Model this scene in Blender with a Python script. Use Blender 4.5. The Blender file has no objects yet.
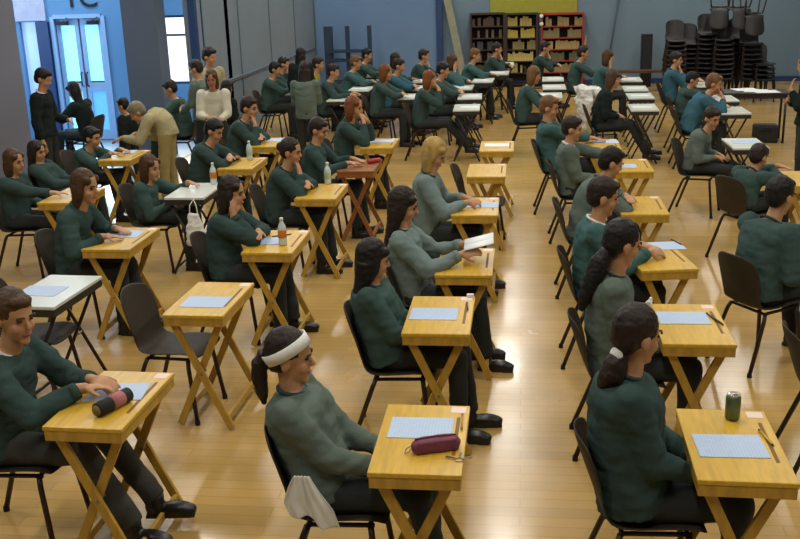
import bpy, bmesh, math, random
from mathutils import Vector, Matrix, noise
random.seed(7)
C = bpy.context.scene.collection
SC = bpy.context.scene
R = math.radians
V = Vector

# ------------------------------------------------------------------ camera
CAM_H, PIT, YAW, ROLL, FPX = 2.706, R(16.89), R(7.38), R(-1.82), 980.0
_r0 = V((math.cos(YAW), math.sin(YAW), 0))
_f0 = V((-math.sin(YAW) * math.cos(PIT), math.cos(YAW) * math.cos(PIT), -math.sin(PIT)))
_u0 = _r0.cross(_f0)
CR = _r0 * math.cos(ROLL) + _u0 * math.sin(ROLL)
CU = -_r0 * math.sin(ROLL) + _u0 * math.cos(ROLL)
cam_d = bpy.data.cameras.new('camera')
cam = bpy.data.objects.new('camera', cam_d)
C.objects.link(cam)
cam_d.sensor_width = 36
cam_d.lens = FPX / 800 * 36
cam_d.clip_start = .05
M = Matrix.Identity(4)
for i in range(3):
    M[i][0] = CR[i]; M[i][1] = CU[i]; M[i][2] = -_f0[i]
M[2][3] = CAM_H
cam.matrix_world = M
SC.camera = cam


def ray(px, py):
    return CR * ((px - 400) / FPX) - CU * ((py - 269.5) / FPX) + _f0


def at(px, py, z):
    r = ray(px, py)
    t = (z - CAM_H) / r.z
    return r * t + V((0, 0, CAM_H))


def atY(px, py, Y):
    r = ray(px, py)
    return r * (Y / r.y) + V((0, 0, CAM_H))


# ------------------------------------------------------------------ materials
def lin(h):
    h = h.lstrip('#')
    v = [int(h[i:i + 2], 16) / 255 for i in (0, 2, 4)]
    return [c / 12.92 if c <= .04045 else ((c + .055) / 1.055) ** 2.4 for c in v] + [1]


_mats = {}


def mat(name, col, rough=.6, var=.12, scale=8, bump=0, bscale=60, metal=0, spec=.5, stretch=None, emit=None, estr=0, coat=0):
    if name in _mats:
        return _mats[name]
    m = bpy.data.materials.new(name)
    m.use_nodes = True
    nt = m.node_tree
    b = nt.nodes['Principled BSDF']
    b.inputs['Roughness'].default_value = rough
    b.inputs['Metallic'].default_value = metal
    b.inputs['Specular IOR Level'].default_value = spec
    b.inputs['Coat Weight'].default_value = coat
    tc = nt.nodes.new('ShaderNodeTexCoord')
    mp = nt.nodes.new('ShaderNodeMapping')
    nt.links.new(tc.outputs['Object'], mp.inputs['Vector'])
    if stretch:
        mp.inputs['Scale'].default_value = stretch
    nz = nt.nodes.new('ShaderNodeTexNoise')
    nz.inputs['Scale'].default_value = scale
    nz.inputs['Detail'].default_value = 5
    nt.links.new(mp.outputs['Vector'], nz.inputs['Vector'])
    cr = nt.nodes.new('ShaderNodeValToRGB')
    c = lin(col)
    cr.color_ramp.elements[0].position = .3
    cr.color_ramp.elements[1].position = .7
    cr.color_ramp.elements[0].color = [x * (1 - var) for x in c[:3]] + [1]
    cr.color_ramp.elements[1].color = [min(1, x * (1 + var)) for x in c[:3]] + [1]
    nt.links.new(nz.outputs['Fac'], cr.inputs['Fac'])
    nt.links.new(cr.outputs['Color'], b.inputs['Base Color'])
    if bump:
        n2 = nt.nodes.new('ShaderNodeTexNoise')
        n2.inputs['Scale'].default_value = bscale
        nt.links.new(mp.outputs['Vector'], n2.inputs['Vector'])
        bp = nt.nodes.new('ShaderNodeBump')
        bp.inputs['Strength'].default_value = bump
        bp.inputs['Distance'].default_value = .01
        nt.links.new(n2.outputs['Fac'], bp.inputs['Height'])
        nt.links.new(bp.outputs['Normal'], b.inputs['Normal'])
    if emit:
        b.inputs['Emission Color'].default_value = lin(emit)
        b.inputs['Emission Strength'].default_value = estr
    _mats[name] = m
    return m


def floor_mat():
    m = mat('polished_wood_floor', 'B89657', rough=.3, var=.10, scale=2.2, spec=.5)
    nt = m.node_tree
    b = nt.nodes['Principled BSDF']
    tc = nt.nodes['Texture Coordinate']
    br = nt.nodes.new('ShaderNodeTexBrick')
    br.inputs['Scale'].default_value = 1
    br.inputs['Mortar Size'].default_value = .003
    br.inputs['Brick Width'].default_value = 1.3
    br.inputs['Row Height'].default_value = .09
    br.inputs['Color1'].default_value = (.86, .86, .86, 1)
    br.inputs['Color2'].default_value = (1.08, 1.08, 1.08, 1)
    br.inputs['Mortar'].default_value = (.66, .62, .58, 1)
    mp = nt.nodes.new('ShaderNodeMapping')
    mp.inputs['Rotation'].default_value = (0, 0, 0)
    nt.links.new(tc.outputs['Object'], mp.inputs['Vector'])
    nt.links.new(mp.outputs['Vector'], br.inputs['Vector'])
    mx = nt.nodes.new('ShaderNodeMix')
    mx.data_type = 'RGBA'
    mx.blend_type = 'MULTIPLY'
    mx.inputs[0].default_value = .75
    old = b.inputs['Base Color'].links[0].from_socket
    nt.links.new(old, mx.inputs[6])
    nt.links.new(br.outputs['Color'], mx.inputs[7])
    nt.links.new(mx.outputs[2], b.inputs['Base Color'])
    n2 = nt.nodes.new('ShaderNodeTexNoise')
    n2.inputs['Scale'].default_value = 1.3
    n2.inputs['Detail'].default_value = 6
    nt.links.new(tc.outputs['Object'], n2.inputs['Vector'])
    mr = nt.nodes.new('ShaderNodeMapRange')
    mr.inputs['From Min'].default_value = .3
    mr.inputs['From Max'].default_value = .7
    mr.inputs['To Min'].default_value = .16
    mr.inputs['To Max'].default_value = .29
    nt.links.new(n2.outputs['Fac'], mr.inputs['Value'])
    nt.links.new(mr.outputs['Result'], b.inputs['Roughness'])
    n3 = nt.nodes.new('ShaderNodeTexNoise')
    n3.inputs['Scale'].default_value = 5
    nt.links.new(tc.outputs['Object'], n3.inputs['Vector'])
    bp = nt.nodes.new('ShaderNodeBump')
    bp.inputs['Strength'].default_value = .06
    bp.inputs['Distance'].default_value = .02
    nt.links.new(n3.outputs['Fac'], bp.inputs['Height'])
    nt.links.new(bp.outputs['Normal'], b.inputs['Normal'])
    return m


def paper_mat(name, col):
    """printed sheet: thin grey lines of text along the sheet"""
    m = mat(name, col, rough=.6, var=.03, scale=30)
    nt = m.node_tree
    b = nt.nodes['Principled BSDF']
    tc = nt.nodes['Texture Coordinate']
    wv = nt.nodes.new('ShaderNodeTexWave')
    wv.bands_direction = 'X'
    wv.inputs['Scale'].default_value = 22
    wv.inputs['Distortion'].default_value = 0
    nz = nt.nodes.new('ShaderNodeTexNoise')
    nz.inputs['Scale'].default_value = 55
    mp = nt.nodes.new('ShaderNodeMapping')
    mp.inputs['Scale'].default_value = (.5, 1, 1)
    nt.links.new(tc.outputs['Object'], wv.inputs['Vector'])
    nt.links.new(tc.outputs['Object'], mp.inputs['Vector'])
    nt.links.new(mp.outputs['Vector'], nz.inputs['Vector'])
    ma = nt.nodes.new('ShaderNodeMath')
    ma.operation = 'MULTIPLY'
    nt.links.new(wv.outputs['Fac'], ma.inputs[0])
    nt.links.new(nz.outputs['Fac'], ma.inputs[1])
    cr = nt.nodes.new('ShaderNodeValToRGB')
    cr.color_ramp.elements[0].position = .36
    cr.color_ramp.elements[0].color = (1, 1, 1, 1)
    cr.color_ramp.elements[1].position = .46
    cr.color_ramp.elements[1].color = (.86, .88, .93, 1)
    nt.links.new(ma.outputs[0], cr.inputs['Fac'])
    mx = nt.nodes.new('ShaderNodeMix')
    mx.data_type = 'RGBA'
    mx.blend_type = 'MULTIPLY'
    mx.inputs[0].default_value = 1
    old = b.inputs['Base Color'].links[0].from_socket
    nt.links.new(old, mx.inputs[6])
    nt.links.new(cr.outputs['Color'], mx.inputs[7])
    nt.links.new(mx.outputs[2], b.inputs['Base Color'])
    return m


FLOOR = floor_mat()
WOOD = mat('pale_varnished_wood', 'CBA336', rough=.36, var=.13, scale=5, stretch=(9, 1.2, 9), spec=.45)
LEGW = mat('varnished_beech', 'B58F38', rough=.42, var=.16, scale=6, stretch=(5, 5, 1))
REDW = mat('reddish_brown_wood', '8A5528', rough=.45, var=.15, scale=5, stretch=(8, 1.2, 8))
WHT = mat('white_laminate', 'CED2C8', rough=.3, var=.04)
DKEDGE = mat('dark_edging', '26241F', rough=.5)
DKW = mat('dark_groove', '7A551C', rough=.6)
PLAST = mat('dark_brown_plastic', '362F24', rough=.6, spec=.3, var=.12, scale=20, bump=.05, bscale=200)
TUBE = mat('black_steel_tube', '30241C', rough=.4, metal=.3)
RUB = mat('black_rubber', '141311', rough=.8)
SKIN = mat('skin', 'B5855E', rough=.5, var=.06, scale=14)
SKIN2 = mat('skin_tan', 'A87252', rough=.5, var=.06, scale=14)
TROU = mat('black_trouser_cloth', '1E2322', rough=.85, var=.15, scale=12, bump=.12, bscale=90)
GREYT = mat('charcoal_trouser_cloth', '34352F', rough=.85, var=.15, scale=12, bump=.12, bscale=90)
SHOE = mat('black_leather', '161616', rough=.35)
WHITE = mat('white_cloth', 'DDDDD6', rough=.8, var=.05, bump=.15, bscale=70)
PAPER = paper_mat('printed_bluish_paper', 'B4C8E2')
PAPW = mat('white_paper', 'E4E9EA', rough=.6, var=.03)
BLACKP = mat('black_plastic', '171717', rough=.4)


def knit(name, col):
    return mat(name, col, rough=.95, var=.13, scale=5, bump=.3, bscale=160, spec=.15)


SW = {
    'green': knit('bottle_green_knit', '3C524E'),
    'dark': knit('dark_green_knit', '354845'),
    'teal': knit('teal_green_knit', '40605F'),
    'grey': knit('greyish_green_knit', '70817E'),
    'moss': knit('mossy_green_knit', '5E6B62'),
    'blue': knit('blue_green_knit', '3A6070'),
    'white': knit('white_blouse_cloth', 'C9C5B0'),
    'beige': knit('beige_shirt_cloth', 'A89F78'),
    'black': knit('black_jacket_cloth', '1C2422'),
    'yellow': knit('yellow_top_cloth', '9A9430'),
}
KHAKI = mat('khaki_trouser_cloth', '998A55', rough=.85, var=.1, bump=.1)


def hairm(name, col):
    return mat(name, col, rough=.55, var=.3, scale=22, stretch=(1, 1, .25), bump=.5, bscale=70, spec=.3)


HR = {'black': hairm('black_hair', '15110F'), 'dark': hairm('dark_brown_hair', '251A14'), 'brown': hairm('brown_hair', '47301C'),
      'blond': hairm('blond_hair', 'A98A4A'), 'ginger': hairm('auburn_hair', '6E4019'), 'grey': hairm('grey_hair', '7A6E58'),
      'sandy': hairm('sandy_brown_hair', '6A4A2A')}


# ------------------------------------------------------------------ mesh builder
class MB:
    def __init__(s):
        s.v = []; s.f = []

    def add(s, vs, fs):
        o = len(s.v)
        s.v += [tuple(p) for p in vs]
        s.f += [tuple(i + o for i in f) for f in fs]
        return s

    def box(s, c, d, rot=None):
        x, y, z = d[0] / 2, d[1] / 2, d[2] / 2
        ps = [V((a * x, b * y, e * z)) for a in (-1, 1) for b in (-1, 1) for e in (-1, 1)]
        if rot is not None:
            ps = [rot @ p for p in ps]
        return s.add([p + V(c) for p in ps], [(0, 1, 3, 2), (4, 6, 7, 5), (0, 4, 5, 1), (2, 3, 7, 6), (0, 2, 6, 4), (1, 5, 7, 3)])

    def bar(s, a, b, w, h, up=(0, 0, 1)):
        """square bar from a to b: w across, h along up"""
        a, b = V(a), V(b)
        d = (b - a)
        L = d.length
        x = d.normalized()
        y = V(up).cross(x)
        if y.length < 1e-4:
            y = V((0, 1, 0))
        y.normalize()
        z = x.cross(y)
        rot = Matrix((x, y, z)).transposed()
        return s.box((a + b) / 2, (L, w, h), rot)

    def cone(s, a, b, r0, r1, n=12, cap=True):
        a, b = V(a), V(b)
        d = (b - a).normalized()
        t = V((0, 0, 1)) if abs(d.z) < .9 else V((1, 0, 0))
        x = d.cross(t).normalized()
        y = d.cross(x)
        vs = []
        for c, r in ((a, r0), (b, r1)):
            for i in range(n):
                th = 2 * math.pi * i / n
                vs.append(c + (x * math.cos(th) + y * math.sin(th)) * r)
        fs = [(i, (i + 1) % n, n + (i + 1) % n, n + i) for i in range(n)]
        if cap:
            fs += [tuple(range(n))[::-1], tuple(range(n, 2 * n))]
        return s.add(vs, fs)

    def tube(s, path, r, n=8):
        path = [V(p) for p in path]
        vs = []
        k = len(path)
        prev = None
        for i, p in enumerate(path):
            d = (path[min(i + 1, k - 1)] - path[max(i - 1, 0)]).normalized()
            if prev is None:
                t = V((0, 0, 1)) if abs(d.z) < .9 else V((0, 1, 0))
                x = d.cross(t).normalized()
            else:
                x = (prev - d * prev.dot(d)).normalized()
            prev = x
            y = d.cross(x)
            rr = r[i] if isinstance(r, (list, tuple)) else r
            for j in range(n):
                th = 2 * math.pi * j / n
                vs.append(p + (x * math.cos(th) + y * math.sin(th)) * rr)
        fs = []
        for i in range(k - 1):
            for j in range(n):
                fs.append((i * n + j, i * n + (j + 1) % n, (i + 1) * n + (j + 1) % n, (i + 1) * n + j))
        fs += [tuple(range(n))[::-1], tuple(range((k - 1) * n, k * n))]
        return s.add(vs, fs)

    def ell(s, c, r, rot=None, n=14, m=9):
        vs = []
        for i in range(m + 1):
            ph = math.pi * i / m
            for j in range(n):
                th = 2 * math.pi * j / n
                p = V((r[0] * math.sin(ph) * math.cos(th), r[1] * math.sin(ph) * math.sin(th), r[2] * math.cos(ph)))
                if rot is not None:
                    p = rot @ p
                vs.append(p + V(c))
        fs = [(i * n + j, (i + 1) * n + j, (i + 1) * n + (j + 1) % n, i * n + (j + 1) % n) for i in range(m) for j in range(n)]
        return s.add(vs, fs)

    def limb(s, a, b, r0, r1, c0=True, c1=True):
        s.cone(a, b, r0, r1, 14)
        if c0: s.ell(a, (r0,) * 3, n=12, m=8)
        if c1: s.ell(b, (r1,) * 3, n=12, m=8)
        return s

    def loft(s, rings, n=20):
        """rings: (centre, axis_x, axis_y) half-axis vectors"""
        vs = []
        for c, ax, ay in rings:
            for j in range(n):
                th = 2 * math.pi * j / n
                vs.append(V(c) + V(ax) * math.cos(th) + V(ay) * math.sin(th))
        k = len(rings)
        fs = [(i * n + j, i * n + (j + 1) % n, (i + 1) * n + (j + 1) % n, (i + 1) * n + j) for i in range(k - 1) for j in range(n)]
        fs += [tuple(range(n))[::-1], tuple(range((k - 1) * n, k * n))]
        return s.add(vs, fs)

    def lathe(s, c, prof, n=16):
        c = V(c)
        rings = [(c + V((0, 0, z)), V((r, 0, 0)), V((0, r, 0))) for r, z in prof]
        return s.loft(rings, n)

    def mesh(s, name, m=None, smooth=False, fix=True):
        me = bpy.data.meshes.new(name)
        me.from_pydata(s.v, [], s.f)
        if fix:
            bm = bmesh.new(); bm.from_mesh(me)
            bmesh.ops.remove_doubles(bm, verts=bm.verts, dist=1e-6)
            bmesh.ops.recalc_face_normals(bm, faces=bm.faces)
            bm.to_mesh(me); bm.free()
        if smooth:
            me.polygons.foreach_set('use_smooth', [True] * len(me.polygons))
        if m: me.materials.append(m)
        return me

    def build(s, name, m, parent=None, smooth=False, bevel=0, loc=None, rz=0):
        me = s.mesh(name, m, smooth)
        if bevel:
            me = evaluate(me, [('BEVEL', dict(width=bevel, segments=2, limit_method='ANGLE'))], m)
        o = bpy.data.objects.new(name, me)
        C.objects.link(o)
        if parent: o.parent = parent
        if loc is not None: o.location = loc
        o.rotation_euler.z = rz
        return o

    def solid(s, name, m, voxel, smooth=5, wrinkle=0, wscale=.12):
        me = s.mesh(name, None)
        mods = [('REMESH', dict(mode='VOXEL', voxel_size=voxel, use_smooth_shade=True)), ('SMOOTH', dict(factor=.5, iterations=smooth))]
        me2 = evaluate(me, mods, m)
        if wrinkle:
            n_ = len(me2.vertices)
            nr = [v.normal.copy() for v in me2.vertices]
            seed = V((random.random() * 9, random.random() * 9, random.random() * 9))
            k = 1 / wscale
            for v, nn in zip(me2.vertices, nr):
                q = V((v.co.x * k, v.co.y * k, v.co.z * k * 1.7)) + seed
                w = noise.noise(q) + .5 * noise.noise(q * 2.1)
                v.co += nn * (wrinkle * w)
        me2.polygons.foreach_set('use_smooth', [True] * len(me2.polygons))
        return me2


def evaluate(me, mods, m=None):
    o = bpy.data.objects.new('temporary', me)
    C.objects.link(o)
    for t, kw in mods:
        md = o.modifiers.new(t, t)
        for k, v in kw.items():
            setattr(md, k, v)
    dg = bpy.context.evaluated_depsgraph_get()
    ev = o.evaluated_get(dg)
    res = bpy.data.meshes.new_from_object(ev)
    nm = me.name
    bpy.data.objects.remove(o)
    bpy.data.meshes.remove(me)
    res.name = nm
    res.materials.clear()
    if m: res.materials.append(m)
    return res


def link(name, me, parent=None, loc=None):
    o = bpy.data.objects.new(name, me)
    C.objects.link(o)
    if parent: o.parent = parent
    if loc is not None: o.location = loc
    return o


def tag(o, label, cat, group=None):
    o['label'] = label; o['category'] = cat
    if group: o['group'] = group
    return o


def thing(name, label, cat, loc, rz=0, group=None):
    o = bpy.data.objects.new(name, None)
    o.empty_display_size = .1
    C.objects.link(o)
    o.location = loc; o.rotation_euler.z = rz
    return tag(o, label, cat, group)


def struct(o):
    o['kind'] = 'structure'
    return o


def copy_tree(o, parent=None):
    c = o.copy()
    C.objects.link(c)
    if parent: c.parent = parent
    for ch in list(o.children):
        copy_tree(ch, c)
    return c


def remove_tree(o):
    for ch in list(o.children):
        remove_tree(ch)
    bpy.data.objects.remove(o)

# ------------------------------------------------------------------ the hall
GREYW = mat('grey_wall_paint', '6C6D78', rough=.8, var=.04, scale=1.5)
BACKW = mat('grey_blue_wall_paint', '708696', rough=.8, var=.06, scale=.8)
PARTW = mat('grey_partition_paint', '7D8B95', rough=.75, var=.04, scale=1)
PANELB = mat('blue_panel_paint', '6583A8', rough=.7, var=.05, scale=1)
BLUEW = mat('bright_blue_wall_paint', '5C8CB8', rough=.7, var=.05, scale=1)
COLW = mat('grey_column_paint', '5C6570', rough=.8, var=.05, scale=1)
FRAMEB = mat('pale_blue_frame_paint', '8FB4DC', rough=.5, var=.04)
DKBLUE = mat('dark_blue_frame_paint', '24406E', rough=.5, var=.05)
CEIL = mat('white_ceiling_paint', 'BDBDB4', rough=.9, var=.04)
GLASSC = mat('daylit_cyan_door_glass', '9FE0E8', rough=.2, var=.05, scale=1.2, emit='8FE0EE', estr=.95)
GLASSB = mat('daylit_blue_door_glass', '6FB8EC', rough=.2, var=.05, emit='62B4F0', estr=.6)
GLASSW = mat('daylit_window_glass', 'F2EDE4', rough=.2, var=.03, emit='FFF4E4', estr=1.25)
VINYL = mat('pale_grey_vinyl', '728490', rough=.4, var=.05)
GLASSL = mat('daylit_side_glass', 'A8C4E8', rough=.2, var=.05, emit='9CC0EC', estr=.6)
YW, VW = 24.0, 16.6


def wallbox(name, x0, x1, y0, y1, z0, z1, m):
    return struct(MB().box(((x0 + x1) / 2, (y0 + y1) / 2, (z0 + z1) / 2), (x1 - x0, y1 - y0, z1 - z0)).build(name, m))


ZC = 5.4
wallbox('floor', -10.4, 7.2, -3.2, YW + .2, -.2, 0, FLOOR)
wallbox('floor_vestibule', -10.2, -5.3, 13.0, VW, 0, .006, VINYL)
wallbox('ceiling', -10.4, 7.2, -3.2, YW + .2, ZC, ZC + .2, CEIL)
wallbox('wall_back', -5.2, 7.2, YW, YW + .2, 0, ZC, BACKW)
wallbox('wall_right', 6.9, 7.2, -3, YW, 0, ZC, PARTW)
wallbox('wall_front', -7.2, 7.2, -3.2, -3, 0, ZC, PARTW)
wallbox('wall_left', -7.15, -6.85, -3, 13.0, 0, ZC, GREYW)
wallbox('wall_left_partition', -5.2, -5.0, 15.1, YW, 0, ZC, PARTW)
wallbox('wall_vestibule_side', -10.4, -10.2, 12.8, VW, 0, ZC, BLUEW)
wallbox('wall_vestibule_front', -10.2, -7.15, 12.8, 13.0, 0, ZC, BLUEW)
# vertical joints and dado rail of the partition
for yj in (15.35, 17.4, 19.6, 21.8):
    wallbox('trim_partition_joint', -5.0, -4.985, yj - .02, yj + .02, 0, ZC, DKBLUE if yj < 16 else COLW)
wallbox('trim_rail', -5.0, -4.95, 15.3, YW - .3, .98, 1.03, COLW)
wallbox('trim_blue_panel', atY(318, 60, 23.9).x, atY(437, 60, 23.9).x, 23.9, YW, 0, 3.6, PANELB)
wallbox('trim_panel_edge', atY(437, 60, 23.9).x, atY(443, 60, 23.9).x, 23.86, YW, 0, 3.6, DKBLUE)
wallbox('baseboard_back', -1.75, 6.9, 23.97, YW, 0, .12, DKBLUE)
wallbox('baseboard_left', -6.85, -6.82, -3, 13.0, 0, .12, DKBLUE)
p0, p1 = atY(126, 60, 14.8), atY(160, 60, 14.8)
wallbox('trim_column', p0.x, p1.x, 14.8, 15.2, 0, ZC, COLW)
p2 = atY(197, 60, 15.1)
wallbox('trim_partition_post', p2.x - .05, -4.99, 15.0, 15.12, 0, ZC, DKBLUE)


def xat(px, py=60): return atY(px, py, VW).x
def zat(px, py): return atY(px, py, VW).z


dl, dr, dt = xat(59), xat(106), zat(80, 18)
sl, sr, st = xat(24), xat(41), zat(33, 22)
wl, wr, wt, wb = xat(163), xat(196), zat(180, 15), zat(180, 84)
# vestibule wall around its openings, one wall
mb = MB()
def wseg(x0, x1, z0, z1): mb.box(((x0 + x1) / 2, VW + .1, (z0 + z1) / 2), (x1 - x0, .2, z1 - z0))
wseg(-10.2, sl, 0, ZC); wseg(sl, sr, st, ZC); wseg(sr, dl, 0, ZC); wseg(dl, dr, dt, ZC)
wseg(dr, wl, 0, ZC); wseg(wl, wr, wt, ZC); wseg(wl, wr, 0, wb); wseg(wr, -5.0, 0, ZC)
struct(mb.build('wall_vestibule', BLUEW))
wallbox('trim_header', xat(22), xat(52), VW - .04, VW, st + .02, ZC, mat('pale_header_paint', 'AEB4CC', rough=.6))
wallbox('trim_door_post', xat(42), xat(54), VW - .08, VW, 0, st, DKBLUE)
# side light
w = struct(MB().box(((sl + sr) / 2, VW + .1, st / 2), (sr - sl, .03, st)).build('window_1', GLASSL))
# window
w = struct(MB().box(((wl + wr) / 2, VW + .1, (wt + wb) / 2), (wr - wl, .03, wt - wb)).build('window_2', GLASSW))
zt = zat(180, 35)
fr = MB()
fr.box(((wl + wr) / 2, VW + .05, zt), (wr - wl, .05, .035))
for x in (wl + .02, wr - .02): fr.box((x, VW + .05, (wt + wb) / 2), (.04, .06, wt - wb))
for z in (wb + .02, wt - .02): fr.box(((wl + wr) / 2, VW + .05, z), (wr - wl - .08, .06, .04))
fr.build('window_frame', DKBLUE, w)
# double door
dm = (dl + dr) / 2
for i, (a, b) in enumerate(((dl, dm), (dm, dr))):
    a += .015; b -= .015
    f = MB(); t = .07
    f.box((a + t / 2, VW + .06, dt / 2), (t, .06, dt - .03)); f.box((b - t / 2, VW + .06, dt / 2), (t, .06, dt - .03))
    f.box(((a + b) / 2, VW + .06, dt - .07), (b - a - 2 * t, .06, .1)); f.box(((a + b) / 2, VW + .06, .1), (b - a - 2 * t, .06, .17))
    zr = zat(95, 87)
    f.box(((a + b) / 2, VW + .06, zr), (b - a - 2 * t, .06, .14))
    d = struct(f.build('door_%d' % (i + 1), FRAMEB))
    MB().box(((a + b) / 2, VW + .07, (zr + dt) / 2), (b - a - 2 * t, .02, dt - zr - .2)).build('door_glass', GLASSC, d)
    MB().box(((a + b) / 2, VW + .07, zr / 2 + .06), (b - a - 2 * t, .02, zr - .25)).build('lower_glass', GLASSC if i == 0 else GLASSB, d)
    hx = b - t / 2 if i == 0 else a + t / 2
    MB().tube([(hx, VW + .03, .95), (hx, VW - .02, .97), (hx, VW - .02, 1.17), (hx, VW + .03, 1.19)], .012).build('door_handle', TUBE, d, True)
    cx = a + .13 if i == 0 else b - .15
    MB().box((cx, VW, dt - .08), (.2, .06, .06)).bar((cx, VW - .03, dt - .05), (cx + .12, VW - .06, dt + .01), .02, .015).build('door_closer', BLACKP, d)
fr = MB()
for x in (dl - .03, dr + .03): fr.box((x, VW - .01, dt / 2), (.07, .05, dt + .06))
fr.box((dm, VW - .01, dt + .03), (dr - dl, .05, .07))
struct(fr.build('trim_door_frame', FRAMEB))
# dark lettering above the doors
def text_mesh(s, size, m, depth=.01):
    cu = bpy.data.curves.new('letters', 'FONT')
    cu.body = s; cu.size = size; cu.extrude = depth; cu.align_x = 'CENTER'
    o = bpy.data.objects.new('letters', cu); C.objects.link(o)
    me = bpy.data.meshes.new_from_object(o.evaluated_get(bpy.context.evaluated_depsgraph_get()))
    bpy.data.objects.remove(o)
    me.materials.clear(); me.materials.append(m)
    return me
sg = link('wall_lettering', text_mesh('1C', .5, BLACKP), None, (xat(82, 6), VW - .015, zat(82, 7)))
sg.rotation_euler = (R(90), 0, 0)
tag(sg, 'dark lettering on the blue wall above the double doors', 'lettering')

# ------------------------------------------------------------------ ceiling lamps
LAMPH = mat('white_lamp_housing', 'D8D8D4', rough=.5)
lamp_spots = [(x, y) for y in (1.5, 5.0, 8.5, 12.0, 15.5, 19.0, 22.5) for x in (-4.6, -.25, 4.2)]
LAMP_W = 62
proto = thing('ceiling_lamp', 'white strip lamp fixed to the hall ceiling above the exam rows', 'lamp', (0, 0, ZC - .001), 0, 'strip lamps on the hall ceiling')
MB().box((0, 0, -.05), (.32, 1.5, .1)).build('lamp_housing', LAMPH, proto)
MB().box((0, 0, -.106), (.26, 1.44, .01)).build('diffuser', mat('lamp_diffuser', 'FFFFFF', emit='FFF3DC', estr=2.0), proto)
for i, (x, y) in enumerate(lamp_spots):
    o = proto if i == 0 else copy_tree(proto)
    o.location = (x, y, ZC - .001)
    ld = bpy.data.lights.new('lamp_light', 'AREA')
    ld.shape = 'RECTANGLE'; ld.size = .3; ld.size_y = 1.5
    ld.energy = LAMP_W
    ld.color = (1, .965, .90)
    lo = bpy.data.objects.new('lamp_light', ld); C.objects.link(lo)
    lo.location = (x, y, ZC - .125)

# ------------------------------------------------------------------ furniture
DZ, DX, DY = .77, .385, .66


def desk_proto(kind):
    top = {'wood': WOOD, 'red': REDW, 'white': WHT}[kind]
    leg = {'wood': LEGW, 'red': REDW, 'white': TUBE}[kind]
    ap = {'wood': LEGW, 'red': REDW, 'white': DKEDGE}[kind]
    t = thing('exam_desk', 'x', 'desk', (0, 0, 0))
    MB().box((0, 0, DZ - .011), (DX, DY, .022)).build('desk_top', top, t, bevel=.004)
    a = MB()
    for s in (-1, 1):
        a.box((0, s * (DY / 2 - .014), DZ - .047), (DX - .012, .02, .05))
        a.box((s * (DX / 2 - .016), 0, DZ - .047), (.02, DY - .05, .05))
    a.build('apron', ap, t)
    if kind != 'white':
        g = MB().box((DX / 2 - .045, .02, DZ + .0004), (.016, DY * .55, .0012)); g.build('pencil_groove', DKW, t)
        st = MB().box((DX / 2 - .05, DY / 2 - .05, DZ + .0006), (.07, .06, .0012)).build('corner_sticker', mat('pinkish_white_sticker', 'E6CFC0', var=.04), t)
    for s in (-1, 1):
        yo, yi = s * (DY / 2 - .045), s * (DY / 2 - .085)
        if kind == 'white':
            MB().tube([(-.16, yo, DZ - .05), (.19, yo, .012)], .0125).build('leg', leg, t, True)
            MB().tube([(.16, yi, DZ - .05), (-.19, yi, .012)], .0125).build('leg', leg, t, True)
        else:
            MB().bar((-.15, yo, DZ - .05), (.175, yo, .012), .044, .022, (0, 1, 0)).build('leg', leg, t, bevel=.003)
            MB().bar((.15, yi, DZ - .05), (-.175, yi, .012), .044, .022, (0, 1, 0)).build('leg', leg, t, bevel=.003)
    ym = DY / 2 - .06
    if kind == 'white':
        MB().tube([(.173, -ym, .06), (.173, ym, .06)], .011).build('stretcher', leg, t, True)
        MB().tube([(-.173, -ym + .03, .06), (-.173, ym - .03, .06)], .011).build('stretcher', leg, t, True)
    else:
        MB().box((.15, 0, .075), (.022, 2 * ym + .02, .045)).build('stretcher', leg, t, bevel=.003)
        MB().box((-.15, 0, .075), (.022, 2 * ym - .06, .045)).build('stretcher', leg, t, bevel=.003)
    for s in (-1, 1):
        MB().cone((.012, s * (DY / 2 - .103), .375), (.012, s * (DY / 2 - .028), .375), .009, .009, 10).build('pivot_bolt', mat('steel', '8E8E88', rough=.35, metal=.9), t)
    return t


def chair_shell():
    prof = [(.225, .418), (.20, .440), (.12, .447), (0, .436), (-.12, .427), (-.178, .442), (-.212, .50), (-.242, .58), (-.278, .68), (-.310, .77), (-.328, .835)]
    hw = [.185, .20, .205, .205, .20, .185, .17, .185, .195, .19, .15]
    n = 9
    vs = []
    for (x, z), w_ in zip(prof, hw):
        back = max(0, min(1, (z - .45) / .2))
        for j in range(n):
            u = -1 + 2 * j / (n - 1)
            c = u * u
            vs.append((x + back * .05 * c, u * w_ + 0, z + (1 - back) * .02 * c - (.03 * abs(u) ** 3 if z > .82 else 0)))
    fs = [(i * n + j, i * n + j + 1, (i + 1) * n + j + 1, (i + 1) * n + j) for i in range(len(prof) - 1) for j in range(n - 1)]
    me = MB().add(vs, fs).mesh('shell', PLAST, True)
    me = evaluate(me, [('SOLIDIFY', dict(thickness=.011, offset=-1)), ('SUBSURF', dict(levels=1, render_levels=1))], PLAST)
    me.polygons.foreach_set('use_smooth', [True] * len(me.polygons))
    return me


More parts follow.
